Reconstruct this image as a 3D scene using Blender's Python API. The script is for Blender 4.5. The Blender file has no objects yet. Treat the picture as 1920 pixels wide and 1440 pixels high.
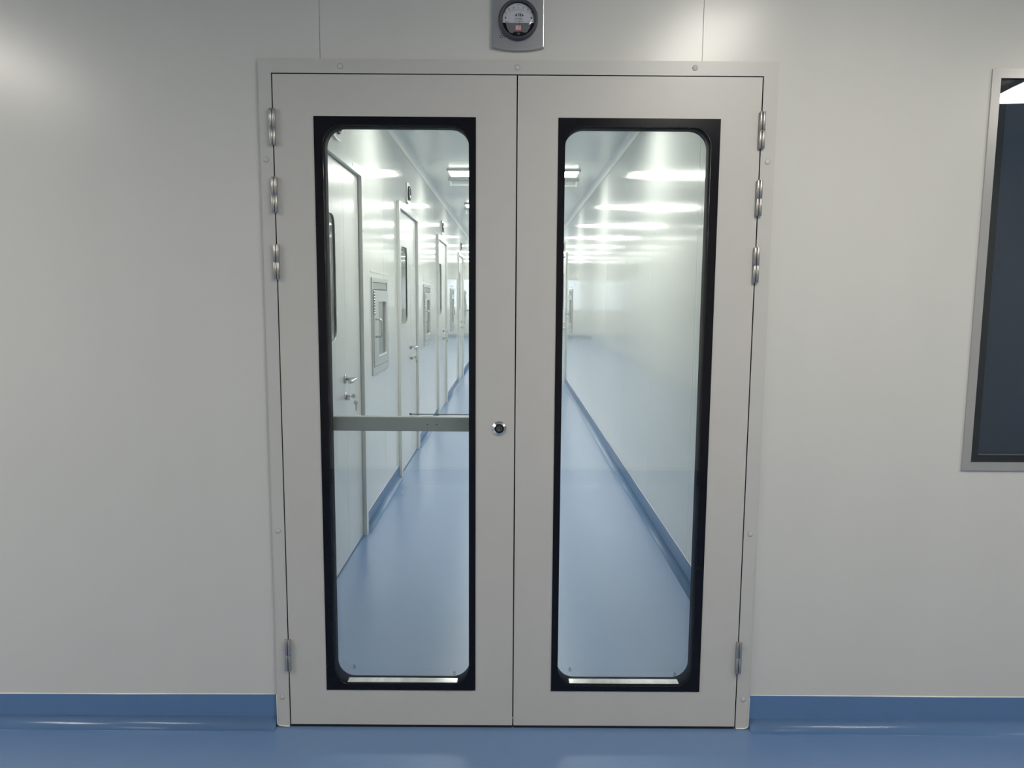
import bpy, bmesh, math, random
from mathutils import Vector, Matrix

random.seed(7)
S = bpy.context.scene
COL = S.collection
PI = math.pi

# ------------------------------------------------------------------ camera
CAM = Vector((-0.0142, -2.3421, 1.4279))
YAW, PITCH, ROLL, FPX = 0.001609, 0.116492, 0.006784, 1395.92
fw = Vector((math.sin(YAW) * math.cos(PITCH), math.cos(YAW) * math.cos(PITCH), -math.sin(PITCH)))
r0 = Vector((math.cos(YAW), -math.sin(YAW), 0)); u0 = r0.cross(fw)
rr = r0 * math.cos(ROLL) + u0 * math.sin(ROLL)
uu = -r0 * math.sin(ROLL) + u0 * math.cos(ROLL)
cd = bpy.data.cameras.new('camera'); cam = bpy.data.objects.new('camera', cd); COL.objects.link(cam)
cd.sensor_width = 36.0; cd.lens = FPX * 36.0 / 1920.0; cd.clip_start = 0.05
M = Matrix((rr, uu, -fw)).transposed().to_4x4(); M.translation = CAM
cam.matrix_world = M
S.camera = cam

# ------------------------------------------------------------------ world, exposure
W = bpy.data.worlds.new('world'); S.world = W; W.use_nodes = True
W.node_tree.nodes['Background'].inputs[0].default_value = (0.80, 0.88, 1.0, 1)
W.node_tree.nodes['Background'].inputs[1].default_value = 2.0
S.view_settings.view_transform = 'Standard'; S.view_settings.look = 'None'
S.view_settings.exposure = 0.0; S.view_settings.gamma = 1.0
S.view_settings.use_curve_mapping = False
FRONT_LAMP = 24.5          # radiance of the room's panel lights
CORR_LAMP = 23.0          # radiance of the corridor's panel lights
SIDE_LAMP = 4.0

# ------------------------------------------------------------------ materials
def nt(name):
    m = bpy.data.materials.new(name); m.use_nodes = True
    return m, m.node_tree, m.node_tree.nodes['Principled BSDF']

def pbr(name, col, rough=.5, metal=0.0, noise=0.0, nscale=40.0, bump=0.0, bscale=300.0, rvar=0.0, stretch=None, ior=1.5, coat=0.0):
    m, t, b = nt(name)
    b.inputs['Base Color'].default_value = (*col, 1)
    b.inputs['Roughness'].default_value = rough
    b.inputs['Metallic'].default_value = metal
    b.inputs['IOR'].default_value = ior
    if coat:
        b.inputs['Coat Weight'].default_value = coat; b.inputs['Coat Roughness'].default_value = .06
    tc = t.nodes.new('ShaderNodeTexCoord'); mp = t.nodes.new('ShaderNodeMapping')
    t.links.new(tc.outputs['Object'], mp.inputs[0])
    if stretch: mp.inputs['Scale'].default_value = stretch
    if noise:
        n = t.nodes.new('ShaderNodeTexNoise'); n.inputs['Scale'].default_value = nscale; n.inputs['Detail'].default_value = 4
        t.links.new(mp.outputs[0], n.inputs['Vector'])
        mix = t.nodes.new('ShaderNodeMix'); mix.data_type = 'RGBA'
        mix.inputs[6].default_value = (*[c * (1 - noise) for c in col], 1)
        mix.inputs[7].default_value = (*[min(1, c * (1 + noise)) for c in col], 1)
        t.links.new(n.outputs[0], mix.inputs[0]); t.links.new(mix.outputs[2], b.inputs['Base Color'])
    if rvar:
        n = t.nodes.new('ShaderNodeTexNoise'); n.inputs['Scale'].default_value = 3.0; n.inputs['Detail'].default_value = 3
        t.links.new(mp.outputs[0], n.inputs['Vector'])
        mr = t.nodes.new('ShaderNodeMapRange'); mr.inputs[3].default_value = max(.02, rough - rvar); mr.inputs[4].default_value = rough + rvar
        t.links.new(n.outputs[0], mr.inputs[0]); t.links.new(mr.outputs[0], b.inputs['Roughness'])
    if bump:
        n = t.nodes.new('ShaderNodeTexNoise'); n.inputs['Scale'].default_value = bscale; n.inputs['Detail'].default_value = 2
        t.links.new(mp.outputs[0], n.inputs['Vector'])
        bp = t.nodes.new('ShaderNodeBump'); bp.inputs['Strength'].default_value = bump; bp.inputs['Distance'].default_value = .001
        t.links.new(n.outputs[0], bp.inputs['Height']); t.links.new(bp.outputs[0], b.inputs['Normal'])
    return m

def emit(name, col, s):
    m = bpy.data.materials.new(name); m.use_nodes = True; t = m.node_tree; t.nodes.clear()
    e = t.nodes.new('ShaderNodeEmission'); e.inputs[0].default_value = (*col, 1); e.inputs[1].default_value = s
    o = t.nodes.new('ShaderNodeOutputMaterial'); t.links.new(e.outputs[0], o.inputs[0])
    return m

def pane_mat(name, tint, rough=0.0, warp=0.0):
    """clear pane: transparent with Fresnel reflection on both faces (no bending, so light passes)"""
    m = bpy.data.materials.new(name); m.use_nodes = True; t = m.node_tree; t.nodes.clear()
    g = t.nodes.new('ShaderNodeNewGeometry'); mr = t.nodes.new('ShaderNodeMapRange')
    mr.inputs[3].default_value = 1.5; mr.inputs[4].default_value = 1 / 1.5
    t.links.new(g.outputs['Backfacing'], mr.inputs[0])
    f = t.nodes.new('ShaderNodeFresnel'); t.links.new(mr.outputs[0], f.inputs[0])
    tr = t.nodes.new('ShaderNodeBsdfTransparent'); tr.inputs[0].default_value = (*tint, 1)
    gl = t.nodes.new('ShaderNodeBsdfGlossy'); gl.inputs['Roughness'].default_value = rough
    if warp:
        tc = t.nodes.new('ShaderNodeTexCoord'); n = t.nodes.new('ShaderNodeTexNoise'); n.inputs['Scale'].default_value = 2.2; n.inputs['Detail'].default_value = 0
        bp = t.nodes.new('ShaderNodeBump'); bp.inputs['Strength'].default_value = 1; bp.inputs['Distance'].default_value = warp
        t.links.new(tc.outputs['Object'], n.inputs['Vector']); t.links.new(n.outputs[0], bp.inputs['Height']); t.links.new(bp.outputs[0], gl.inputs['Normal'])
    mx = t.nodes.new('ShaderNodeMixShader'); o = t.nodes.new('ShaderNodeOutputMaterial')
    t.links.new(f.outputs[0], mx.inputs[0]); t.links.new(tr.outputs[0], mx.inputs[1]); t.links.new(gl.outputs[0], mx.inputs[2])
    t.links.new(mx.outputs[0], o.inputs[0])
    return m

WALLC = (.675, .672, .635)
m_wall = pbr('wall_steel_paint', WALLC, .25, noise=.02, nscale=6, bump=.03, bscale=60, stretch=(1, 1, .25))
m_cwall = pbr('corridor_steel_paint', (.77, .78, .745), .10, noise=.02, nscale=5, bump=.06, bscale=9, rvar=.02, stretch=(3, 3, .12), coat=.0)
m_ceil = pbr('ceiling_steel_paint', (.77, .79, .75), .25, noise=.02, nscale=5, bump=.05, bscale=12, stretch=(3, .3, 1))
m_door = pbr('door_powder_coat', (.60, .585, .55), .36, noise=.025, nscale=14, bump=.05, bscale=500)
m_frame = pbr('door_frame_coat', (.59, .585, .555), .33, noise=.02, nscale=20, bump=.04, bscale=400)
m_cdoor = pbr('corridor_door_coat', (.75, .76, .735), .22, noise=.02, nscale=8, bump=.04, bscale=60)
m_floor = pbr('blue_vinyl_floor', (.14, .24, .44), .29, noise=.05, nscale=9, bump=.03, bscale=220, ior=1.75)
m_skirt = pbr('blue_vinyl_cove', (.12, .225, .42), .17, noise=.05, nscale=14, bump=.03, bscale=200)
m_seal = pbr('white_sealant', (.80, .79, .74), .4, noise=.05, nscale=60, bump=.2, bscale=120)
m_black = pbr('black_glass_border', (.006, .006, .010), .2, noise=.2, nscale=20, ior=1.33)
m_chan = pbr('channel_black', (.008, .008, .011), .6, noise=.2, nscale=20, ior=1.25)
m_chan.node_tree.nodes['Principled BSDF'].inputs['Specular IOR Level'].default_value = .12
m_rub = pbr('black_rubber', (.008, .008, .010), .55, noise=.2, nscale=60)
m_steel = pbr('polished_steel', (.60, .595, .58), .26, 1.0, noise=.06, nscale=50, stretch=(8, 8, .5))
m_hinge = pbr('satin_steel', (.50, .49, .47), .33, .9, noise=.05, nscale=60)
m_chrome = pbr('chrome_ring', (.75, .75, .75), .10, 1.0, noise=.03, nscale=60)
m_skirt2 = pbr('corridor_vinyl_cove', (.12, .225, .40), .34, noise=.05, nscale=14)
m_brush = pbr('brushed_steel', (.50, .50, .51), .30, 1.0, noise=.10, nscale=90, stretch=(1, 1, 12), bump=.1, bscale=300)
m_alu = pbr('anodised_aluminium', (.40, .43, .42), .38, .55, noise=.05, nscale=60, stretch=(.3, 8, 8))
m_spacer = pbr('bright_spacer', (.62, .61, .60), .2, 1.0, noise=.35, nscale=9, stretch=(4, 1, 1))
m_trim = pbr('window_trim_steel', (.46, .46, .45), .28, .35, noise=.05, nscale=20, stretch=(1, 1, .4))
m_hatch = pbr('hatch_steel', (.56, .58, .56), .28, .35, noise=.05, nscale=30, stretch=(6, 6, .5))
m_slate = pbr('slate_blind', (.035, .052, .078), .6, noise=.12, nscale=5)
m_grey = pbr('grey_plastic', (.055, .06, .075), .38, noise=.08, nscale=80)
m_dgrey = pbr('dial_grey', (.16, .16, .175), .45, noise=.05, nscale=90)
m_joint = pbr('grey_joint', (.42, .43, .41), .5, noise=.05, nscale=20)
m_dial = pbr('dial_white', (.62, .64, .69), .5, noise=.02, nscale=90)
m_ink = pbr('black_ink', (.01, .01, .015), .5, noise=.1, nscale=90)
m_red = pbr('red_sticker', (.55, .10, .13), .5, noise=.05, nscale=90)
m_pink = pbr('pink_sticker', (.80, .48, .50), .5, noise=.05, nscale=90)
m_lampbody = pbr('lamp_body', (.50, .53, .51), .35, noise=.03, nscale=30)
m_tube = pbr('glass_tube_white', (.80, .83, .82), .15, noise=.02, nscale=60)
m_void = pbr('side_room_paint', (.5, .52, .5), .5, noise=.03, nscale=4)
m_glass = pane_mat('door_glass', (.975, .985, .980))
m_glassd = pane_mat('dark_window_glass', (.90, .93, .96), warp=.005)
m_lampF = emit('room_light_diffuser', (1.0, .945, .855), FRONT_LAMP)
m_lampC = emit('corridor_light_diffuser', (1.0, .995, .93), CORR_LAMP)
m_lampS = emit('side_room_light_diffuser', (1.0, 1.0, .97), SIDE_LAMP)

# ------------------------------------------------------------------ mesh helpers
class MB:
    def __init__(self): self.bm = bmesh.new()
    def box(self, x0, x1, y0, y1, z0, z1, bev=0.0):
        v = [self.bm.verts.new(p) for p in ((x0, y0, z0), (x1, y0, z0), (x1, y1, z0), (x0, y1, z0), (x0, y0, z1), (x1, y0, z1), (x1, y1, z1), (x0, y1, z1))]
        fs = [self.bm.faces.new([v[i] for i in q]) for q in ((3, 2, 1, 0), (4, 5, 6, 7), (0, 1, 5, 4), (1, 2, 6, 5), (2, 3, 7, 6), (3, 0, 4, 7))]
        if bev:
            es = list({e for f in fs for e in f.edges})
            bmesh.ops.bevel(self.bm, geom=es, offset=bev, segments=2, affect='EDGES', profile=.5)
        return self
    def prism(self, pts, o, a, b, c, L):
        """closed 2D outline pts=(s,t) placed at o + a*s + b*t, extruded c*L"""
        o, a, b, c = map(Vector, (o, a, b, c))
        n = len(pts); v0 = [self.bm.verts.new(o + a * s + b * t) for s, t in pts]; v1 = [self.bm.verts.new(v.co + c * L) for v in v0]
        self.bm.faces.new(v0[::-1]); self.bm.faces.new(v1)
        for i in range(n):
            self.bm.faces.new((v0[i], v0[(i + 1) % n], v1[(i + 1) % n], v1[i]))
        return self
    def lathe(self, prof, centre, axis, n=40, cap=True):
        """prof = (radius, height along axis)"""
        ax = Vector(axis).normalized(); t = Vector((0, 0, 1)) if abs(ax.z) < .9 else Vector((1, 0, 0))
        u = ax.cross(t).normalized(); w = ax.cross(u); c = Vector(centre); rings = []
        for r, h in prof:
            if r < 1e-6: rings.append([self.bm.verts.new(c + ax * h)])
            else: rings.append([self.bm.verts.new(c + ax * h + (u * math.cos(2 * PI * i / n) + w * math.sin(2 * PI * i / n)) * r) for i in range(n)])
        for A, B in zip(rings, rings[1:]):
            for i in range(n):
                j = (i + 1) % n
                if len(A) == 1 and len(B) > 1: f = self.bm.faces.new((A[0], B[j], B[i]))
                elif len(B) == 1 and len(A) > 1: f = self.bm.faces.new((A[i], A[j], B[0]))
                elif len(A) > 1: f = self.bm.faces.new((A[i], A[j], B[j], B[i]))
                else: continue
                f.smooth = True
        if cap:
            if len(rings[0]) > 1: self.bm.faces.new(rings[0][::-1])
            if len(rings[-1]) > 1: self.bm.faces.new(rings[-1])
        return self
    def tube(self, pts, r, n=12, radii=None):
        pts = [Vector(p) for p in pts]; rings = []; up = None
        for i, p in enumerate(pts):
            d = (pts[min(i + 1, len(pts) - 1)] - pts[max(i - 1, 0)]).normalized()
            if up is None: up = d.orthogonal().normalized()
            up = (up - d * up.dot(d)).normalized(); w = d.cross(up); q = radii[i] if radii else r
            rings.append([self.bm.verts.new(p + (up * math.cos(2 * PI * k / n) + w * math.sin(2 * PI * k / n)) * q) for k in range(n)])
        for A, B in zip(rings, rings[1:]):
            for k in range(n):
                f = self.bm.faces.new((A[k], A[(k + 1) % n], B[(k + 1) % n], B[k])); f.smooth = True
        self.bm.faces.new(rings[0][::-1]); self.bm.faces.new(rings[-1])
        return self
    def plate_hole(self, x0, x1, z0, z1, ix0, ix1, iz0, iz1, r, y0, y1, seg=10):
        """plate between y0 and y1 with a rounded rectangular hole"""
        C = [((x0, z0), (ix0 + r, iz0 + r), PI), ((x1, z0), (ix1 - r, iz0 + r), 1.5 * PI), ((x1, z1), (ix1 - r, iz1 - r), 0), ((x0, z1), (ix0 + r, iz1 - r), .5 * PI)]
        lay = []
        for y in (y0, y1):
            cs = []; arcs = []
            for (ox, oz), (cx, cz), a0 in C:
                cs.append(self.bm.verts.new((ox, y, oz)))
                arcs.append([self.bm.verts.new((cx + r * math.cos(a0 + .5 * PI * k / seg), y, cz + r * math.sin(a0 + .5 * PI * k / seg))) for k in range(seg + 1)])
            lay.append((cs, arcs))
            for i in range(4):
                a = arcs[i]; j = (i + 1) % 4
                for k in range(seg): self.bm.faces.new((a[k], a[k + 1], cs[i]))
                self.bm.faces.new((a[-1], arcs[j][0], cs[j], cs[i]))
        (c0, a0), (c1, a1) = lay
        l0 = [v for a in a0 for v in a]; l1 = [v for a in a1 for v in a]; n = len(l0)
        for i in range(n): f = self.bm.faces.new((l0[i], l0[(i + 1) % n], l1[(i + 1) % n], l1[i])); f.smooth = True
        for i in range(4): self.bm.faces.new((c0[i], c0[(i + 1) % 4], c1[(i + 1) % 4], c1[i]))
        return self
    def rr_strip(self, ix0, ix1, iz0, iz1, r, t, y0, y1, seg=10):
        """rounded-rectangle ring of wall thickness t (inside outline given)"""
        def loop(e, y):
            out = []
            for cx, cz, a0 in ((ix0 + r, iz0 + r, PI), (ix1 - r, iz0 + r, 1.5 * PI), (ix1 - r, iz1 - r, 0), (ix0 + r, iz1 - r, .5 * PI)):
                for k in range(seg + 1):
                    a = a0 + .5 * PI * k / seg; out.append(self.bm.verts.new((cx + (r + e) * math.cos(a), y, cz + (r + e) * math.sin(a))))
            return out
        L = [loop(0, y0), loop(0, y1), loop(t, y1), loop(t, y0)]; n = len(L[0])
        for a in range(4):
            A, B = L[a], L[(a + 1) % 4]
            for i in range(n): f = self.bm.faces.new((A[i], A[(i + 1) % n], B[(i + 1) % n], B[i])); f.smooth = a in (0, 2)
        return self
    def mesh(self, name, m):
        bmesh.ops.recalc_face_normals(self.bm, faces=self.bm.faces)
        me = bpy.data.meshes.new(name); self.bm.to_mesh(me); self.bm.free()
        me.materials.append(m); return me
    def build(self, name, m, parent=None, label=None, loc=None):
        o = bpy.data.objects.new(name, self.mesh(name, m)); COL.objects.link(o)
        if parent: o.parent = parent
        if label: o['label'] = label
        if loc: o.location = loc
        return o

def tag(o, label, cat, group=None, kind=None):
    o['label'] = label; o['category'] = cat
    if group: o['group'] = group
    if kind: o['kind'] = kind
    return o
def empty(name, loc=(0, 0, 0), rz=0.0):
    o = bpy.data.objects.new(name, None); COL.objects.link(o); o.location = loc; o.rotation_euler = (0, 0, rz); o.empty_display_size = .05
    return o
def kids(o): return [c for c in bpy.data.objects if c.parent is o]
def copy_tree(o, parent=None, loc=None, rz=None):
    c = o.copy(); COL.objects.link(c); c.parent = parent
    if loc is not None: c.location = loc
    if rz is not None: c.rotation_euler = (0, 0, rz)
    for k in kids(o): copy_tree(k, c)
    return c
def text_part(txt, size, m, parent, x, z, y, name, rot=0.0, shear=0.0, off=0.0, depth=.0002):
    cu = bpy.data.curves.new('lettering', 'FONT'); cu.body = txt; cu.size = size; cu.align_x = 'CENTER'; cu.align_y = 'CENTER'
    cu.extrude = depth; cu.shear = shear; cu.offset = off; cu.resolution_u = 3
    to = bpy.data.objects.new('lettering', cu); COL.objects.link(to)
    dg = bpy.context.evaluated_depsgraph_get(); dg.update()
    me = bpy.data.meshes.new_from_object(to.evaluated_get(dg)); bpy.data.objects.remove(to)
    me.materials.clear(); me.materials.append(m)
    me.transform(Matrix.Translation((x, y, z)) @ Matrix.Rotation(PI / 2, 4, 'X') @ Matrix.Rotation(rot, 4, 'Z'))
    o = bpy.data.objects.new(name, me); COL.objects.link(o); o.parent = parent
    return o

# ------------------------------------------------------------------ dimensions
XL, XR = -0.89, 0.88            # corridor walls
ZC = 2.62                       # ceiling height
YE = 24.0                       # corridor end
YR = -3.28                      # wall behind the camera
XA, XB = -5.6, 5.6              # room ends
FL, FR, FT = -.7870, .7880, 2.136   # door frame outside
LW, LT, LB = .7384, 2.0895, .0098    # leaf half width, top, bottom
TH = .052

def rects_minus(a0, a1, z0, z1, opens):
    """split [a0,a1]x[z0,z1] into rectangles avoiding the openings"""
    xs = sorted({a0, a1, *[min(max(q, a0), a1) for o in opens for q in o[:2]]})
    out = []
    for p, q in zip(xs, xs[1:]):
        if q - p < 1e-4: continue
        mid = (p + q) / 2; blocks = sorted([(o[2], o[3]) for o in opens if o[0] < mid < o[1]])
        z = z0
        for b0, b1 in blocks:
            if b0 - z > 1e-4: out.append((p, q, z, b0))
            z = b1
        if z1 - z > 1e-4: out.append((p, q, z, z1))
    return out

def panel_wall(name, axis, face, thick, a0, a1, seams, opens, mat, label, z0=0.0, z1=ZC, gap=None):
    """wall built of steel panels with narrow joints; axis is the running direction"""
    gap = gap or (.0016 if mat is m_cwall else .0010)
    root = empty(name); tag(root, label, 'wall', kind='structure')
    back = MB(); cuts = [a0] + [s for s in seams if a0 < s < a1] + [a1]
    d = .006 if thick > 0 else -.006
    for p, q in zip(cuts, cuts[1:]):
        mb = MB()
        for (u0_, u1_, zz0, zz1) in rects_minus(p + gap, q - gap, z0, z1, opens):
            f0, f1 = sorted((face, face + math.copysign(.0025, thick)))
            if axis == 'x': mb.box(u0_, u1_, f0, f1, zz0, zz1)
            else: mb.box(f0, f1, u0_, u1_, zz0, zz1)
        bmesh.ops.remove_doubles(mb.bm, verts=mb.bm.verts, dist=1e-5)
        dup = [f for f in mb.bm.faces]
        seen = {}
        for f in dup:
            k = tuple(sorted(v.index for v in f.verts)) if False else tuple(round(c, 4) for c in f.calc_center_median()) + (round(f.calc_area(), 6),)
            seen.setdefault(k, []).append(f)
        bmesh.ops.delete(mb.bm, geom=[f for fs in seen.values() if len(fs) > 1 for f in fs], context='FACES')
        mb.build('panel', mat, root)
    for (u0_, u1_, zz0, zz1) in rects_minus(a0, a1, z0, z1, opens):
        f0, f1 = sorted((face + math.copysign(.0026, thick), face + thick))
        if axis == 'x': back.box(u0_, u1_, f0, f1, zz0, zz1)
        else: back.box(f0, f1, u0_, u1_, zz0, zz1)
    back.build('backing', m_joint if mat is m_cwall else m_seal, root)
    return root

# ------------------------------------------------------------------ the shell
# floor: room and corridor, two sheets that meet under the door
o = MB().box(XA, XB, YR, 0.025, -.05, 0).build('floor', m_floor); tag(o, 'blue vinyl floor of the room in front of the double door', 'floor', kind='structure')
o = MB().box(XL - .05, XR + .05, 0.025, YE, -.05, 0).build('floor', m_floor); tag(o, 'blue vinyl floor of the long corridor behind the glass', 'floor', kind='structure')

# wall with the double door
WIN = (1.4592, 2.66, .9117, 2.0943)
DOOR = (FL + .012, FR - .012, 0, FT - .012)
panel_wall('wall_front', 'x', 0.0, TH, XA, XB, [-5.2, -4.05, -2.90, -1.746, -.595, .556, 1.707, 2.86, 4.0, 5.15], [DOOR, WIN], m_wall,
           'light grey steel panel wall around the double door')
panel_wall('wall_rear', 'x', YR, -TH, XA, XB, [-4.6, -3.45, -2.3, -1.15, 0, 1.15, 2.3, 3.45, 4.6], [], m_wall, 'light grey panel wall behind the viewer')
panel_wall('wall_left', 'y', XA, -TH, YR, 0, [-2.2, -1.1], [], m_wall, 'light grey panel wall closing the left end of the room')
panel_wall('wall_right', 'y', XB, TH, YR, 0, [-2.2, -1.1], [], m_wall, 'light grey panel wall closing the right end of the room')
o = MB().box(XA - .06, XB + .06, YR - .06, TH, ZC, ZC + .05).build('ceiling', m_wall); tag(o, 'light grey ceiling of the room in front of the door', 'ceiling', kind='structure')

# corridor doors: (centre y, side)
CD = [(1.445, 'L'), (4.01, 'L'), (7.09, 'L'), (10.54, 'L'), (10.38, 'R')]
DW, DH = .59, 2.15              # half width and height of a corridor door frame outside
HT = [(2.635, 'L'), (5.42, 'L'), (8.72, 'L'), (11.8, 'L'), (8.9, 'R')]
HW, HZ0, HZ1 = .30, .925, 1.545
def opens(side):
    o = [(c - DW + .012, c + DW - .012, 0, DH - .012) for c, s in CD if s == side]
    o += [(c - HW + .012, c + HW - .012, HZ0 + .012, HZ1 - .012) for c, s in HT if s == side]
    return o
panel_wall('wall_corridor_left', 'y', XL, -TH, TH, YE, [2.81 + 1.15 * k for k in range(-2, 19)], opens('L'), m_cwall, 'glossy pale steel panel wall with doors and hatches, left of corridor')
panel_wall('wall_corridor_right', 'y', XR, TH, TH, YE, [1.30 + 1.15 * k for k in range(20)], opens('R'), m_cwall, 'glossy pale steel panel wall with light streaks, right of corridor')
# corridor ceiling in panels
root = empty('ceiling'); tag(root, 'pale grey panelled ceiling of the corridor behind the glass', 'ceiling', kind='structure')
yy = TH
while yy < YE:
    y2 = min(YE, (yy if yy > TH else -.2) + 1.15)
    MB().box(XL - .05, XR + .05, yy + .0012, y2 - .0012, ZC, ZC + .04).build('panel', m_ceil, root); yy = y2
MB().box(XL - .05, XR + .05, TH, YE, ZC + .04, ZC + .06).build('backing', m_joint, root)
# end wall with a daylight window
EW = (-.55, .55, .95, 2.05)
panel_wall('wall_end', 'x', YE, TH, XL - .05, XR + .05, [0.0], [EW], m_cwall, 'far end wall of the corridor with a daylight window')
w2 = empty('window_2', (0, YE, 0)); tag(w2, 'bright daylight window at the far end of the corridor', 'window', kind='structure')
MB().plate_hole(-.57, .57, .93, 2.07, -.52, .52, .98, 2.02, .02, -.01, .045, 3).build('window_frame', m_alu, w2)
MB().box(-.52, .52, .015, .021, .98, 2.02).build('pane', m_glass, w2)
MB().box(-.015, .015, 0.0, .014, .98, 2.02).build('mullion', m_alu, w2)

# coving between corridor walls and ceiling
def cove(name, x, sgn, y0, y1, label):
    R = .05; pts = [(0, 0), (0, -R)] + [(R - R * math.cos(a), -R + R * math.sin(a)) for a in [PI / 2 * k / 8 for k in range(0, 9)]]
    pts = [(0.0, 0.0), (0.0, -R), (.003, -R)] + [(.003 + (R - .003) * (1 - math.cos(PI / 2 * k / 8)), -R + (R - .003) * math.sin(PI / 2 * k / 8)) for k in range(1, 9)] + [(R, 0)]
    o = MB().prism(pts, (x, y0, ZC), (sgn, 0, 0), (0, 0, 1), (0, 1, 0), y1 - y0).build(name, m_ceil)
    for p in o.data.polygons: p.use_smooth = False
    tag(o, label, 'coving', kind='structure'); return o
cove('trim_1', XL, 1, TH, YE, 'rounded coving strip between left corridor wall and ceiling')
cove('trim_2', XR, -1, TH, YE, 'rounded coving strip between right corridor wall and ceiling')

# blue coved skirting
BH = .1115
def skirt_pts(h, R=.034):
    return [(0, 0), (0, h), (.0022, h), (.0028, h - .0006), (.0028, R)] + [(.0028 + R * (1 - math.cos(PI / 2 * k / 10)), R - (R - .0006) * math.sin(PI / 2 * k / 10)) for k in range(1, 11)] + [(.0028 + R + .004, 0)]
def skirt(name, p0, p1, out, h0, h1, label, seal=True, parent=None):
    m = m_skirt2 if 'corridor' in name else m_skirt
    """h0,h1: height of the top edge at both ends"""
    p0, p1, out = Vector(p0), Vector(p1), Vector(out)
    A, B = skirt_pts(h0), skirt_pts(h1); mb = MB()
    va = [mb.bm.verts.new(p0 + out * s + Vector((0, 0, t))) for s, t in A]; vb = [mb.bm.verts.new(p1 + out * s + Vector((0, 0, t))) for s, t in B]
    mb.bm.faces.new(va[::-1]); mb.bm.faces.new(vb); n = len(va)
    for i in range(n):
        f = mb.bm.faces.new((va[i], va[(i + 1) % n], vb[(i + 1) % n], vb[i])); f.smooth = 4 <= i <= n - 3
    o = mb.build(name, m, parent)
    if parent is None: tag(o, label, 'skirting', kind='structure')
    if seal:
        d = (p1 - p0).normalized()
        mb = MB(); q0 = p0 + Vector((0, 0, h0)); q1 = p1 + Vector((0, 0, h1))
        k = max(2, int((p1 - p0).length / .12)); pts = []; rad = []
        for i in range(k + 1):
            t = i / k; pts.append(q0.lerp(q1, t) + out * .0004 + Vector((0, 0, random.uniform(-.0003, .0003)))); rad.append(.0019 + random.uniform(-.0004, .0004))
        mb.tube(pts, .002, 6, rad).build('sealant_bead', m_seal, o, 'thin white sealant bead')
    return o
skirt('baseboard_front_left', (XA, 0, 0), (FL - .001, 0, 0), (0, -1, 0), .094, .1095, 'blue coved vinyl skirting left of the double door')
skirt('baseboard_front_right', (FR + .001, 0, 0), (XB, 0, 0), (0, -1, 0), .1150, .109, 'blue coved vinyl skirting right of the double door')
skirt('baseboard_rear', (XA, YR, 0), (XB, YR, 0), (0, 1, 0), .11, .11, 'blue coved vinyl skirting behind the viewer')
skirt('baseboard_left', (XA, YR, 0), (XA, 0, 0), (1, 0, 0), .11, .11, 'blue coved skirting at the left end of the room', False)
skirt('baseboard_right', (XB, YR, 0), (XB, 0, 0), (-1, 0, 0), .11, .11, 'blue coved skirting at the right end of the room', False)
def runs(side):
    e = sorted([(c - DW, c + DW) for c, s in CD if s == side]); y = TH; out = []
    for a, b in e: out.append((y, a - .001)); y = b + .001
    out.append((y, YE)); return out
WHERE_L = ['in front of the nearest left door', 'between the nearest and second left doors', 'between the second and third left doors', 'between the third and fourth left doors', 'beyond the fourth left door']
for (a, b), wl in zip(runs('L'), WHERE_L): skirt('baseboard_corridor_left', (XL, a, 0), (XL, b, 0), (1, 0, 0), .105, .105, 'blue coved skirting in the corridor ' + wl)
for (a, b), wl in zip(runs('R'), ['along the right wall up to the far door', 'along the right wall beyond the far door']): skirt('baseboard_corridor_right', (XR, a, 0), (XR, b, 0), (-1, 0, 0), .118, .118, 'blue coved skirting ' + wl)
skirt('baseboard_end', (XL, YE, 0), (XR, YE, 0), (0, -1, 0), .11, .11, 'blue coved skirting at the far end of the corridor', False)

# unlit-looking rooms behind the corridor doors (one on each side)
def side_room(x0, x1, y0, y1, label):
    mb = MB()
    mb.box(x0 - .03, x0, y0, y1, 0, ZC); mb.box(x1, x1 + .03, y0, y1, 0, ZC)
    mb.box(x0, x1, y0 - .03, y0, 0, ZC); mb.box(x0, x1, y1, y1 + .03, 0, ZC)
    mb.box(x0 - .03, x1 + .03, y0 - .03, y1 + .03, ZC, ZC + .03); mb.box(x0 - .03, x1 + .03, y0 - .03, y1 + .03, -.04, -.001)
    return mb
def room_shell(name, xw, sgn, y0, y1, label):
    """three walls, ceiling and floor of a room beyond a corridor wall"""
    xo = xw + sgn * 2.4; a, b = sorted((xw, xo)); mb = MB()
    mb.box(min(xo, xo + sgn * .03), max(xo, xo + sgn * .03), y0, y1, 0, ZC)
    mb.box(a, b, y0 - .03, y0, 0, ZC); mb.box(a, b, y1, y1 + .03, 0, ZC); mb.box(a, b, y0 - .03, y1 + .03, ZC + .001, ZC + .03)
    o = mb.build(name, m_void); tag(o, label, 'wall', kind='structure')
    o = MB().box(a, b, y0, y1, -.04, -.001).build('floor', m_floor); tag(o, 'floor of the ' + label, 'floor', kind='structure')
    o = MB().box((a + b) / 2 - .15, (a + b) / 2 + .15, (y0 + y1) / 2 - .6, (y0 + y1) / 2 + .6, ZC - .03, ZC).build('side_room_light', m_lampS)
    tag(o, 'ceiling light in the ' + label, 'light')
for i, (yc, s) in enumerate(CD):
    xw, sg = (XL - TH, -1) if s == 'L' else (XR + TH, 1)
    room_shell('wall_side_room', xw, sg, yc - .95, yc + .95, ['side room behind the nearest left corridor door', 'side room behind the second left corridor door', 'side room behind the third left corridor door', 'side room behind the fourth left corridor door', 'side room behind the right corridor door'][i])

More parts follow.
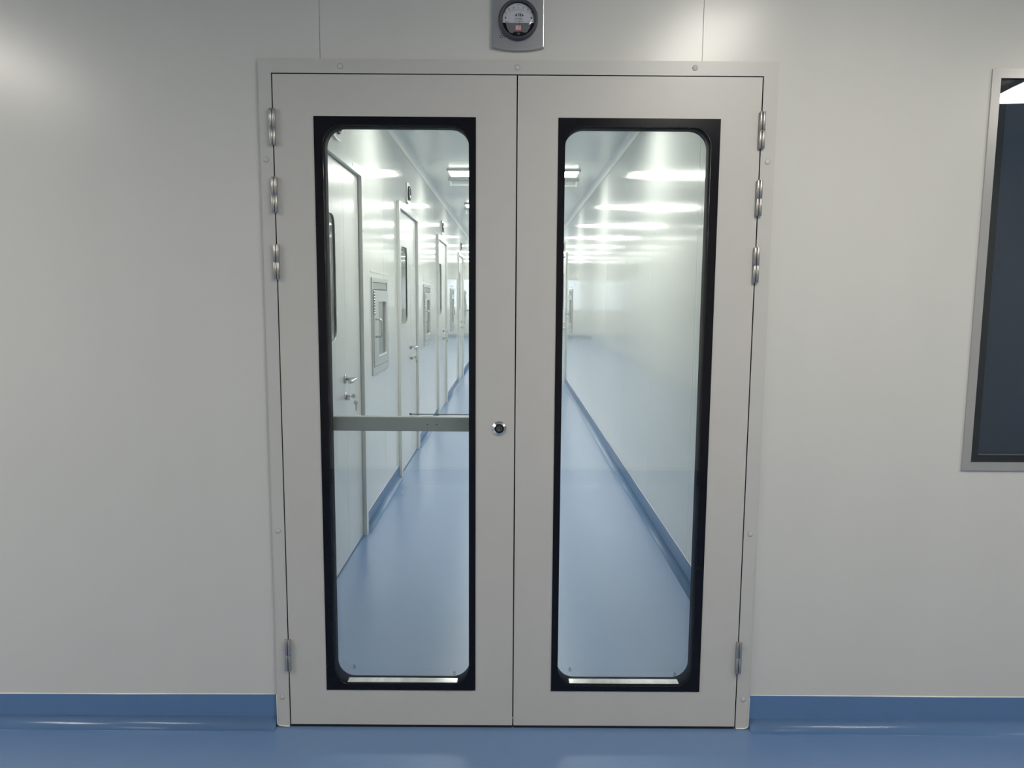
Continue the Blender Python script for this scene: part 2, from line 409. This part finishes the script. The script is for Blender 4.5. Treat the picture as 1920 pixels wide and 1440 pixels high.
# ------------------------------------------------------------------ the double door (door_1)
D1 = empty('door_1'); tag(D1, 'grey steel double door with two tall black-bordered glass panes', 'door', kind='structure')
fr = MB()
Y0 = -.010
IN = LW + .0036
def jamb(mb, x0, x1):   # flange with a lower outer lip and a rounded foot
    mb.box(x0, x1, Y0, -.0003, .004, FT - .007)
# outer lip
xo0, xo1, xi0, xi1 = FL, FR, -IN, IN
lip = .006
fr.box(xo0, xo0 + lip, -.005, -.0003, .006, FT); fr.box(xo1 - lip, xo1, -.005, -.0003, .006, FT); fr.box(xo0 + lip, xo1 - lip, -.005, -.0003, FT - lip, FT)
# face: left jamb outline with a rounded outer bottom corner
def face_prof(xa, xb, outer):   # outer = x of outer side
    r = .012; zb = .003; top = FT - lip
    if outer == 'l':
        arc = [(xa + r - r * math.cos(PI / 2 * k / 6), zb + r - r * math.sin(PI / 2 * k / 6)) for k in range(7)]
        return arc + [(xb, zb), (xb, LT + .0025), (xb, top), (xa, top)]
    arc = [(xb - r + r * math.sin(PI / 2 * k / 6), zb + r - r * math.cos(PI / 2 * k / 6)) for k in range(7)]
    return [(xa, zb)] + arc + [(xb, top), (xa, top)]
fr.prism(face_prof(xo0 + lip, xi0, 'l'), (0, Y0, 0), (1, 0, 0), (0, 0, 1), (0, 1, 0), .0097)
fr.prism(face_prof(xi1, xo1 - lip, 'r'), (0, Y0, 0), (1, 0, 0), (0, 0, 1), (0, 1, 0), .0097)
fr.box(xi0, xi1, Y0, -.0003, LT + .0032, FT - lip)
# jamb depth
fr.box(FL + .0125, xi0, 0.0, TH + .012, 0.0, FT - .0125); fr.box(xi1, FR - .0125, 0.0, TH + .012, 0, FT - .0125)
fr.box(xi0, xi1, 0.0, TH + .012, LT + .0032, FT - .0125)
# corridor side flange
fr.box(FL, xi0, TH + .0003, TH + .010, 0, FT); fr.box(xi1, FR, TH + .0003, TH + .010, 0, FT); fr.box(xi0, xi1, TH + .0003, TH + .010, LT + .003, FT)
frame = fr.build('door_frame', m_frame, D1)
# black stop behind the gaps
st = MB().box(-IN, -LW + .012, TH - .002, TH + .008, 0.001, LT); st.box(LW - .012, IN, TH - .002, TH + .008, .001, LT); st.box(-LW + .012, LW - .012, TH - .002, TH + .008, LT - .014, LT + .003)
st.box(-IN, -IN + .0009, -.0080, TH - .0021, .001, LT + .003); st.box(IN - .0006, IN, -.0080, TH - .0021, .001, LT + .003); st.box(-IN + .001, IN - .001, -.0080, TH - .0021, LT + .0024, LT + .0031)
st.build('door_stop', m_rub, D1, 'black rubber stop around the opening')
MB().box(-.016, .016, TH - .003, TH + .006, .004, LT - .016).build('centre_seal', m_rub, D1, 'black rubber seal behind the meeting edge')
# screw caps: ring groove and disc
def cap_mesh():
    return MB().lathe([(.0078, 0), (.0078, .0009), (.0070, .0015), (.0, .0018)], (0, 0, 0), (0, -1, 0), 24).mesh('screw_cap', m_frame)
def ring_mesh():
    return MB().lathe([(.0076, 0), (.0083, 0), (.0083, .0007), (.0076, .0007)], (0, 0, 0), (0, -1, 0), 24, cap=False).mesh('cap_ring', m_dgrey)
cm_, rm_ = cap_mesh(), ring_mesh()
for x, z in ((-.533, 2.113), (-.001, 2.113), (.533, 2.115), (-.764, 1.838), (-.763, .672), (-.765, .104), (.764, 1.842), (.763, .671), (.764, .105)):
    c = bpy.data.objects.new('screw_cap', cm_); COL.objects.link(c); c.parent = frame; c.location = (x, Y0, z)
    c = bpy.data.objects.new('cap_ring', rm_); COL.objects.link(c); c.parent = frame; c.location = (x, Y0, z)
# sealant around jamb feet and beside the skirting
def foot_seal(xa, xb, xs):
    mb = MB(); n = 7; r = .012; ox = xa if xs < 0 else xb; ix = xb if xs < 0 else xa; s = 1 if xs < 0 else -1
    pts = [(ox - s * .0005, Y0 - .0005, .112), (ox - s * .0005, Y0 - .0005, .06), (ox - s * .0005, Y0 - .0008, .016)]
    pts += [(ox + s * (r - r * math.cos(PI / 2 * k / 5)), Y0 - .0012, .004 + r - r * math.sin(PI / 2 * k / 5)) for k in range(1, 6)]
    pts += [(ox + s * .025, Y0 - .0015, .0028), (ix - s * .001, Y0 - .0015, .0036)]
    mb.tube(pts, .0017, 6, [.0011, .0012, .0015, .0018, .002, .002, .0019, .0019, .002, .0024])
    return mb.build('sealant_bead', m_seal, D1, 'white sealant around the foot of the frame')
foot_seal(FL + .004, xi0, -1); foot_seal(xi1, FR - .004, 1)

OPx0, OPx1, OPz0, OPz1, OR = .1465, .5905, .1505, 1.9415, .058
BX0, BX1, BZ0, BZ1 = .1250, .6168, .1321, 1.9672
def make_leaf(sg):
    """sg=-1 left leaf, +1 right leaf; mirrored about x=0"""
    def X(a, b): return (a, b) if sg > 0 else (-b, -a)
    g = .0016 if sg > 0 else .0022
    lx0, lx1 = X(g, LW)
    ox0, ox1 = X(OPx0 - .004, OPx1 + .004)
    leaf = MB().plate_hole(lx0, lx1, LB, LT, ox0, ox1, OPz0 - .004, OPz1 + .004, OR + .003, -.0095, TH - .004).build('door_leaf', m_door, D1)
    b0, b1 = X(BX0, BX1); i0, i1 = X(OPx0, OPx1)
    MB().plate_hole(b0, b1, BZ0, BZ1, i0, i1, OPz0, OPz1, OR, -.0115, -.0096).build('glass_border', m_black, leaf, 'black border around the glass')
    MB().plate_hole(b0, b1, BZ0, BZ1, i0, i1, OPz0, OPz1, OR, TH - .0038, TH - .002).build('glass_border', m_black, leaf, 'black border on the corridor side')
    MB().rr_strip(i0, i1, OPz0, OPz1, OR, .003, -.006, TH - .0035).build('glazing_channel', m_chan, leaf, 'black inner edge of the glazing')
    s0, s1 = (i0 + .040, i1 - .032)
    MB().box(s0, s1, .001, .031, OPz0 + .0002, OPz0 + .0030, .0006).build('spacer_bar', m_spacer, leaf, 'shiny metal spacer between the panes')
    MB().box(i0 - .002, i1 + .002, -.0085, -.0045, OPz0 - .002, OPz1 + .002).build('glass_pane', m_glass, leaf)
    MB().box(i0 - .002, i1 + .002, TH - .0100, TH - .0060, OPz0 - .002, OPz1 + .002).build('glass_pane', m_glass, leaf)
    # toughened-glass marks near the lower corners
    marks = ((-.5245, .215), (-.1945, .194)) if sg < 0 else ((.187, .209), (.5345, .194))
    for mx, mz in marks:
        mk = MB()
        mk.lathe([(.0040, 0), (.0046, 0), (.0046, .0002), (.0040, .0002)], (mx, -.0086, mz), (0, -1, 0), 16, cap=False)
        mk.lathe([(.0019, 0), (.0, .0002)], (mx, -.0086, mz), (0, -1, 0), 8)
        mk.box(mx - .005, mx + .005, -.0088, -.0086, mz - .0082, mz - .0068)
        mk.build('glass_mark', m_ink, leaf, 'tiny dark maker mark on the glass')
    # bottom sweep
    MB().box(lx0 + .002, lx1 - .002, -.0075, .03, .0008, LB + .0005).build('bottom_seal', m_rub, leaf, 'black seal under the leaf')
    return leaf
leafL, leafR = make_leaf(-1), make_leaf(1)
# hinges: two thin barrels side by side, split at mid height
def hinge(x, z0, z1, parent, rot):
    mb = MB(); zm = (z0 + z1) / 2 - .001
    for dx in (-.0050, .0046):
        for a, b in ((z0, zm - .0006), (zm + .0006, z1)):
            mb.lathe([(.0042, 0), (.0047, .0006), (.0047, b - a - .0006), (.0042, b - a)], (x + dx, Y0 - .0072, a), (0, 0, 1), 16)
    mb.box(x - .0085, x + .0085, Y0 - .0060, Y0 + .0004, z0 + .002, z1 - .002)
    mb.box(x - .0036, x + .0034, Y0 - .0098, Y0 - .006, zm - .0006, zm + .0006)
    return mb.build('hinge', m_hinge, parent)
for z0, z1 in ((1.880, 1.988), (1.679, 1.786), (1.477, 1.584), (.200, .308)):
    hinge(-.7400, z0, z1, leafL, 0); hinge(.7410, z0, z1, leafR, 0)
# lock cylinder
lk = MB().lathe([(.0240, 0), (.0240, .0012), (.0225, .0030), (.0150, .0078), (.0140, .0045), (.0140, .001)], (-.0500, -.0096, 1.0130), (0, -1, 0), 8 * 2, cap=False)
for f in lk.bm.faces: f.smooth = False
lk.build('lock_rose', m_chrome, leafL, 'faceted polished ring around the key cylinder')
cy = MB().lathe([(.0139, 0), (.0139, .0028), (.0090, .0034), (.0, .0036)], (-.0500, -.0096, 1.0130), (0, -1, 0), 24)
cy.build('lock_cylinder', m_ink, leafL, 'black key cylinder')
MB().rr_strip(-.0570, -.0430, 1.0060, 1.0200, .0069, .0008, -.0136, -.0126).build('cylinder_ring', m_steel, leafL)
MB().rr_strip(-.0515, -.0485, 1.0095, 1.0165, .0014, .0006, -.0138, -.0128, 4).build('key_slot', m_steel, leafL)
# push bar on the corridor side of the left leaf
pb = MB().box(-.700, -.050, .075, .105, .9860, 1.0330, .002)
pb.build('push_bar', m_alu, leafL, 'flat grey metal push bar across the corridor side')
for x0_, x1_ in ((-.722, -.690), (-.060, -.020)):
    MB().box(x0_, x1_, TH - .004, .109, .975, 1.045, .003).build('push_bar_bracket', m_alu, leafL)
tb = MB().tube([(-.345, .098, 1.0395), (-.05, .098, 1.0395)], .0014, 8); tb.lathe([(.0034, 0), (.0034, .007)], (-.349, .098, 1.0395), (1, 0, 0), 10)
tb.build('latch_rod', m_ink, leafL, 'thin dark rod above the push bar')
for dx in (-.288, -.257):
    MB().lathe([(.0026, 0), (.0026, .0006), (0, .001)], (dx, .075, 1.009), (0, -1, 0), 10).build('screw', m_grey, leafL)

# ------------------------------------------------------------------ window right of the door (window_1)
W1 = empty('window_1'); tag(W1, 'dark glazed window with grey metal trim right of the door', 'window', kind='structure')
wx0, wx1, wz0, wz1 = 1.4324, 2.687, .8854, 2.1204
def trim_bar(pts):
    return MB().prism(pts, (0, -.006, 0), (1, 0, 0), (0, 0, 1), (0, 1, 0), .0058)
t_ = .0268
e = .0003
for k, pts in enumerate(([(wx0, wz0), (wx0 + t_, wz0 + t_ + e), (wx0 + t_, wz1 - t_ - e), (wx0, wz1)], [(wx0 + e, wz1), (wx0 + t_, wz1 - t_), (wx1 - t_, wz1 - t_), (wx1 - e, wz1)],
            [(wx1, wz1), (wx1 - t_, wz1 - t_ - e), (wx1 - t_, wz0 + t_ + e), (wx1, wz0)], [(wx0 + e, wz0), (wx1 - e, wz0), (wx1 - t_, wz0 + t_), (wx0 + t_, wz0 + t_)])):
    trim_bar(pts).build('trim_bar', m_trim, W1)
MB().plate_hole(wx0 + t_ + .0004, wx1 - t_ - .0004, wz0 + t_ + .0004, wz1 - t_ - .0004, wx0 + t_ + .024, wx1 - t_ - .024, wz0 + t_ + .022, wz1 - t_ - .022, .006, -.0014, .004, 4).build('glass_border', m_rub, W1, 'black border of the glazing')
MB().box(wx0 + t_ + .001, wx1 - t_ - .001, -.0045, -.0018, wz0 + t_ + .001, wz1 - t_ - .001).build('glass_pane', m_glassd, W1)
MB().rr_strip(wx0 + t_ + .022, wx1 - t_ - .022, wz0 + t_ + .020, wz1 - t_ - .020, .005, .004, .009, .036, 4).build('spacer_frame', m_alu, W1, 'thin bright spacer inside the glazing')
MB().box(wx0 + t_ + .001, wx1 - t_ - .001, .037, .046, wz0 + t_ + .001, wz1 - t_ - .001).build('dark_backing', m_slate, W1, 'slate blue sheet behind the glass')
MB().box(wx0 + t_ + .0006, wx1 - t_ - .0006, -.0058, -.0047, wz1 - t_ - .0022, wz1 - t_ - .0006).build('gasket', m_rub, W1)

# ------------------------------------------------------------------ pressure gauge
def make_gauge(detail=True):
    g = empty('pressure_gauge')
    # plate: straight sides, slightly bowed top and bottom; local origin = dial centre, facing -y
    w, hb, ht, bow = .0775, .0765, .0765, .0095
    def outline(s):
        p = []
        for k in range(13):
            x = -w + 2 * w * k / 12; p.append((x * s, -(hb + bow * (1 - (x / w) ** 2)) * (1 - (1 - s) * 1.0)))
        for k in range(13):
            x = w - 2 * w * k / 12; p.append((x * s, (ht + bow * (1 - (x / w) ** 2)) * (1 - (1 - s) * 1.0)))
        return p
    mb = MB(); rings = []
    for s, y in ((1.0, 0.0), (1.0, -.010), (.985, -.0135), (.955, -.0140)):
        rings.append([mb.bm.verts.new((a, y, b)) for a, b in outline(s)])
    n = len(rings[0])
    for A, B in zip(rings, rings[1:]):
        for i in range(n): mb.bm.faces.new((A[i], A[(i + 1) % n], B[(i + 1) % n], B[i]))
    mb.bm.faces.new(rings[-1]); mb.bm.faces.new(rings[0][::-1])
    plate = mb.build('mounting_plate', m_brush, g, 'brushed steel mounting plate')
    MB().lathe([(.0480, .0142), (.0590, .0142), (.0592, .021), (.0570, .0262), (.0535, .0275), (.0490, .0262), (.0480, .0225)], (0, 0, 0), (0, -1, 0), 48, cap=False).build('bezel', m_grey, g, 'dark grey round bezel')
    face = MB().lathe([(.0482, .0145), (.0482, .0160), (0, .0160)], (0, 0, 0), (0, -1, 0), 40).build('dial_back', m_ink, g, 'black dial recess')
    # white scale plate: upper part of the disc down to z=-.009
    r = .0472; a0 = math.asin(-.0085 / r)
    pts = [(r * math.cos(a0 + (PI - 2 * a0) * k / 32), r * math.sin(a0 + (PI - 2 * a0) * k / 32)) for k in range(33)]
    dial = MB().prism(pts, (0, -.0162, 0), (1, 0, 0), (0, 0, 1), (0, -1, 0), .0010).build('dial', m_dial, g, 'white printed dial')
    lo = [(-.037, -.0087), (.037, -.0087), (.034, -.022), (.026, -.0355), (.0165, -.0365), (.013, -.0335), (-.013, -.0335), (-.0165, -.0385), (-.026, -.0365), (-.033, -.025)]
    MB().prism(lo, (0, -.0162, 0), (1, 0, 0), (0, 0, 1), (0, -1, 0), .0008).build('lower_plate', m_dgrey, g, 'grey lower dial plate')
    MB().lathe([(.0045, 0), (.0045, .001), (.003, .0016), (0, .0016)], (.001, -.0165, -.0405), (0, -1, 0), 16).build('adjuster_screw', m_grey, g)
    # red sticker
    MB().box(-.0085, .0095, -.0178, -.0171, -.0305, -.0155).build('sticker', m_red, g, 'small red square sticker')
    st_ = MB().box(-.0075, .0080, -.0182, -.0179, -.0293, -.0167).build('sticker_face', m_pink, g)
    if detail:
        tk = MB(); C0 = -.0300; R0 = .0600
        for k in range(31):
            a = math.radians(-38 + 76 * k / 30); L = .0034 if k % 5 == 0 else .0019
            p, q = R0 - L, R0
            s_, c_ = math.sin(a), math.cos(a); wd = .00030 if k % 5 else .00045
            v = [tk.bm.verts.new((s_ * rr_ + c_ * ww, -.0175, C0 + c_ * rr_ - s_ * ww)) for rr_, ww in ((p, -wd), (p, wd), (q, wd), (q, -wd))]
            tk.bm.faces.new(v)
        tk.build('scale', m_ink, dial, 'black tick marks')
        for k, tx in enumerate(('60', '40', '20', '0', '20', '40', '60')):
            a = math.radians(-38 + 76 * k / 6); rr_ = R0 + .0052
            text_part(tx, .0060, m_ink, dial, math.sin(a) * rr_, C0 + math.cos(a) * rr_, -.0174, 'numeral', -a * .8)
        text_part('PASCAL', .0030, m_ink, dial, 0, .0425, -.0174, 'unit_lettering')
        text_part('ATKe', .0105, m_ink, dial, .0015, .0130, -.0174, 'logo', shear=.35, off=.00035)
        ln = MB()
        for z, a, b in ((.0035, -.0105, .0135), (-.0008, -.0120, .0150), (-.0050, -.0120, .0150)): ln.box(a, b, -.0177, -.0174, z - .0004, z + .0004)
        ln.box(-.039, -.027, -.0177, -.0174, -.0070, -.0058); ln.box(.027, .036, -.0177, -.0174, -.0050, -.0042)
        ln.build('small_print', m_ink, dial)
        for sx in (-.0375, .0385):
            MB().prism([(sx - .0022, .0045), (sx - .0014, .0028), (sx + .0014, .0028), (sx + .0022, .0045), (sx + .0016, .0066), (sx + .0006, .0078), (sx, .0100), (sx - .0006, .0078), (sx - .0016, .0066)], (0, -.0174, 0), (1, 0, 0), (0, 0, 1), (0, -1, 0), .0003).build('drop_mark', m_ink, dial)
        ve = MB()
        for vx, vz in ((-.0485, -.0375), (-.0510, -.0432), (-.0435, -.0432), (-.0535, -.0490), (-.0465, -.0485), (-.0400, -.0478)):
            ve.prism([(vx - .0021, vz - .0017), (vx + .0021, vz - .0017), (vx, vz + .0021)], (0, -.0141, 0), (1, 0, 0), (0, 0, 1), (0, -1, 0), .0004)
        ve.build('vent_holes', m_ink, plate, 'six small dark triangular holes')
        nd = MB().prism([(-.0004, .0), (.0004, .0), (.0002, .062), (-.0002, .062)], (.0006, -.0186, -.0340), (math.cos(.135), 0, -math.sin(.135)), (math.sin(.135), 0, math.cos(.135)), (0, -1, 0), .0004)
        nd.build('needle', m_ink, g, 'thin black needle')
    MB().lathe([(.0478, .0205), (.0478, .0225), (.040, .0250), (.028, .0270), (.014, .0280), (0, .0284)], (0, 0, 0), (0, -1, 0), 40, cap=False).build('dial_glass', m_glass, g, 'clear domed dial cover')
    return g
G0 = make_gauge(True); G0.location = (.0010, -.0003, 2.2465)
tag(G0, 'square steel pressure gauge with white dial above the double door', 'pressure gauge', 'pressure gauges over the doors')
GP = make_gauge(False)
GL = ['steel pressure gauge above the nearest corridor door, left side', 'steel pressure gauge above the second left corridor door', 'steel pressure gauge above the third left corridor door', 'steel pressure gauge above the fourth left corridor door', 'steel pressure gauge above the far door on the right']
for i, (yc, s) in enumerate(CD):
    g = GP if i == 0 else copy_tree(GP)
    g.location = ((XL + .0003) if s == 'L' else (XR - .0003), yc, 2.278); g.rotation_euler = (0, 0, PI / 2 if s == 'L' else -PI / 2)
    tag(g, GL[i], 'pressure gauge', 'pressure gauges over the doors')

# ------------------------------------------------------------------ corridor doors
def make_cdoor():
    d = empty('door_2')
    w, h, t = DW, DH, .05
    f = MB()
    P = -.022
    f.box(-w, -w + t, P, -.0003, 0, h, .002); f.box(w - t, w, P, -.0003, 0, h, .002); f.box(-w + t, w - t, P, -.0003, h - t, h, .002)
    f.box(-w + .0125, -w + t, 0, TH, 0, h - .0125); f.box(w - t, w - .0125, 0, TH, 0, h - .0125); f.box(-w + t, w - t, 0, TH, h - t, h - .0125)
    fo = f.build('door_frame', m_cdoor, d)
    s = MB(); s.box(-w + t, w - t, .012, .03, .0005, .008); s.box(-w + t, -w + t + .006, .012, .03, .008, h - t); s.box(w - t - .006, w - t, .012, .03, .008, h - t); s.box(-w + t + .006, w - t - .006, .012, .03, h - t - .006, h - t)
    s.build('door_seal', m_rub, d, 'black rubber seal')
    sx = .155                       # seam between the two leaves
    L0, L1 = -w + t + .004, sx - .0015
    wa, wb, wz0_, wz1_ = sx - .53, sx - .195, 1.205, 1.825
    a = MB().plate_hole(L0, L1, .009, h - t - .004, wa, wb, wz0_, wz1_, .06, .0015, .042, 6).build('door_leaf', m_cdoor, d)
    b = MB().box(sx + .0015, w - t - .004, .0015, .042, .009, h - t - .004).build('door_leaf', m_cdoor, d)
    MB().rr_strip(wa, wb, wz0_, wz1_, .06, .004, -.0005, .0435, 6).build('window_frame', m_hatch, a, 'thin steel edge of the small window')
    MB().rr_strip(wa + .0005, wb - .0005, wz0_ + .0005, wz1_ - .0005, .0595, -.012, .012, .030, 6).build('glazing_bead', m_cdoor, a)
    MB().box(wa, wb, .006, .010, wz0_, wz1_).build('glass_pane', m_glass, a)
    MB().box(wa, wb, .032, .036, wz0_, wz1_).build('glass_pane', m_glass, a)
    # lever handle: rose, neck, lever running back over the wide leaf
    hx, hz = sx - .032, .992
    hd = MB()
    hd.lathe([(.025, 0), (.025, .006), (.022, .009), (.010, .009)], (hx, .0015, hz), (0, -1, 0), 24)
    hd.tube([(hx, -.005, hz), (hx, -.040, hz), (hx - .003, -.052, hz), (hx - .014, -.060, hz), (hx - .040, -.061, hz), (hx - .095, -.058, hz - .003), (hx - .122, -.050, hz - .004)], .0095, 12, [.009, .009, .0095, .010, .010, .0095, .0085])
    hd.build('door_handle', m_steel, a, 'polished steel lever handle')
    lk = MB(); lk.lathe([(.020, 0), (.020, .005), (.017, .008), (0, .008)], (hx, .0015, hz - .093), (0, -1, 0), 20)
    lk.box(hx - .006, hx + .006, -.022, -.006, hz - .114, hz - .084, .003)
    lk.build('door_lock', m_steel, a, 'steel lock rose and cylinder')
    ky = MB(); ky.tube([(hx, -.020, hz - .092), (hx, -.034, hz - .092)], .0025, 8)
    ky.prism([(.012 * math.cos(2 * PI * k / 12), .012 * math.sin(2 * PI * k / 12)) for k in range(12)], (hx - .0012, -.044, hz - .092), (0, 1, 0), (0, 0, 1), (1, 0, 0), .0024)
    ky.tube([(hx, -.052 + .006 * math.sin(2 * PI * k / 10), hz - .106 + .012 * math.cos(2 * PI * k / 10)) for k in range(11)], .0009, 5)
    ky.prism([(.011 * math.cos(2 * PI * k / 12), .011 * math.sin(2 * PI * k / 12)) for k in range(12)], (hx - .0012, -.054, hz - .128), (0, 1, 0), (0, 0, 1), (1, 0, 0), .0024)
    ky.prism([(-.004, 0), (.004, 0), (.004, -.03), (0, -.036), (-.003, -.03)], (hx - .0012, -.056, hz - .137), (0, 1, 0), (0, 0, 1), (1, 0, 0), .0024)
    ky.build('keys', m_steel, a, 'small steel keys hanging in the lock')
    for x, z in ((-w + .025, 1.8), (-w + .025, .3), (w - .025, 1.8), (w - .025, .3), (-.3, h - .025), (.3, h - .025)):
        c = bpy.data.objects.new('screw_cap', cm_); COL.objects.link(c); c.parent = fo; c.location = (x, P - .0001, z)
    return d
DP = make_cdoor()
DL = ['pale steel door with small window and keys, nearest on corridor left', 'second pale steel door on the left of the corridor', 'third pale steel door on the left of the corridor', 'fourth and farthest pale steel door on the left of the corridor', 'pale steel door far along the right wall of the corridor']
for i, (yc, s) in enumerate(CD):
    d = DP if i == 0 else copy_tree(DP)
    d.name = 'door_%d' % (i + 2)
    d.location = (XL if s == 'L' else XR, yc, 0); d.rotation_euler = (0, 0, PI / 2 if s == 'L' else -PI / 2)
    tag(d, DL[i], 'door', 'steel doors along the corridor', 'structure')

# ------------------------------------------------------------------ pass-through hatches
def make_hatch():
    h = empty('pass_through_hatch'); w = HW; zc = 0; zh = (HZ1 - HZ0) / 2
    f = MB(); t = .03
    f.box(-w, -w + t, -.008, -.0003, -zh, zh, .001); f.box(w - t, w, -.008, -.0003, -zh, zh, .001); f.box(-w + t, w - t, -.008, -.0003, zh - t, zh, .001); f.box(-w + t, w - t, -.008, -.0003, -zh, -zh + t + .02, .001)
    f.box(-w + .0125, -w + t, 0, .05, -zh + .0125, zh - .0125); f.box(w - t, w - .0125, 0, .05, -zh + .0125, zh - .0125); f.box(-w + t, w - t, 0, .05, zh - t, zh - .0125); f.box(-w + t, w - t, 0, .05, -zh + .0125, -zh + t + .02)
    f.box(-w + t, w - t, .045, .05, -zh + t, zh - t)
    fr_ = f.build('hatch_frame', m_hatch, h)
    MB().box(-w + t, w - t, -.0030, -.0004 + .02, zh - t - .045, zh - t - .002).build('header_strip', m_alu, h, 'flat metal strip above the hatch door')
    dx0, dx1, dz0, dz1 = -w + t + .004, w - t - .004, -zh + t + .024, zh - t - .050
    d = MB().plate_hole(dx0, dx1, dz0, dz1, -.11, .195, -.20, dz1 - .075, .012, -.012, .014, 4).build('hatch_door', m_hatch, h)
    MB().box(-.11, .195, .0, .004, -.20, dz1 - .075).build('glass_pane', m_glass, d)
    MB().box(-.11, .195, .010, .013, -.20, dz1 - .075).build('inner_sheet', m_alu, d, 'grey sheet behind the hatch glass')
    hx = dx0 + .045
    MB().tube([(hx, -.010, .045), (hx, -.042, .045), (hx, -.052, .032), (hx, -.052, -.052), (hx, -.042, -.065), (hx, -.010, -.065)], .006, 10).build('hatch_handle', m_steel, d, 'bent steel pull handle')
    q = MB()
    for k in range(9): q.lathe([(.0055, 0), (.0055, .014)], (dx0 - .001, -.014, dz1 - .02 - k * .017), (0, 0, 1), 8)
    q.build('hinge', m_steel, d, 'row of small bright hinge knuckles')
    MB().box(-w - .01, w + .01, -.0022, -.0003, zh + .030, zh + .036).build('top_bead', m_seal, h, 'thin pale bead above the hatch')
    return h
HP = make_hatch()
HL = ['grey metal pass-through hatch between the first and second left doors', 'grey metal pass-through hatch between the second and third left doors', 'grey metal pass-through hatch between the third and fourth left doors', 'grey metal pass-through hatch beyond the fourth left door', 'grey metal pass-through hatch on the right corridor wall']
for i, (yc, s) in enumerate(HT):
    h = HP if i == 0 else copy_tree(HP)
    h.location = (XL if s == 'L' else XR, yc, (HZ0 + HZ1) / 2); h.rotation_euler = (0, 0, PI / 2 if s == 'L' else -PI / 2)
    tag(h, HL[i], 'hatch', 'pass-through hatches')

# ------------------------------------------------------------------ ceiling lights
def make_light(m, L=.61, wd=.15):
    l = empty('ceiling_light')
    b = MB()
    b.prism([(-wd - .008, 0), (wd + .008, 0), (wd + .002, -.022), (-wd - .002, -.022)], (-L - .02, 0, 0), (0, 1, 0), (0, 0, 1), (1, 0, 0), 2 * L + .04)
    b.build('light_housing', m_lampbody, l)
    MB().box(-L, L, -wd, wd, -.0265, -.0221).build('diffuser', m, l, 'bright white diffuser')
    return l
def make_batten():
    l = empty('tube_batten')
    MB().prism([(-.035, 0), (.035, 0), (.022, -.028), (-.022, -.028)], (-.665, 0, 0), (0, 1, 0), (0, 0, 1), (1, 0, 0), 1.33).build('batten_body', m_lampbody, l)
    for sx in (-1, 1):
        MB().box(sx * .635 - .008, sx * .635 + .008, -.014, .014, -.082, -.0281, .002).build('tube_socket', m_tube, l)
    MB().tube([(-.626, 0, -.066), (.626, 0, -.066)], .0130, 16).build('tube', m_tube, l, 'unlit glass tube')
    return l
LY = [2.35, 4.98, 7.55, 10.1, 12.6, 15.1, 17.6, 20.1, 22.6]
LP = make_light(m_lampC); BP = make_batten()
ORD = ['nearest', 'second', 'third', 'fourth', 'fifth', 'sixth', 'seventh', 'eighth', 'farthest']
for i, y in enumerate(LY):
    l = LP if i == 0 else copy_tree(LP); l.location = (.0, y, ZC)
    tag(l, '%s bright flat ceiling light of the corridor' % ORD[i], 'ceiling light', 'corridor ceiling lights')
    b = BP if i == 0 else copy_tree(BP); b.location = (.0, y + .42, ZC)
    tag(b, 'unlit tube batten on the ceiling behind the %s corridor light' % ORD[i], 'tube light', 'corridor tube battens')
LF = make_light(m_lampF)
FLP = [(.86, -1.50, PI / 2, 'ceiling light of the room reflected in the wall beside the gauge'), (-2.62, -1.50, PI / 2, 'ceiling light of the room reflected at the upper left'),
       (-3.80, -1.6, PI / 2, 'added unseen ceiling light brightening the left of the room'), (2.93, -1.62, PI / 2, 'ceiling light of the room reflected in the dark window')]  # the leftmost lamp is an addition, out of view, to brighten the left wall
for i, (x, y, rz, lb) in enumerate(FLP):
    l = LF if i == 0 else copy_tree(LF); l.location = (x, y, ZC); l.rotation_euler = (0, 0, rz)
    tag(l, lb, 'ceiling light', 'ceiling lights of the room')
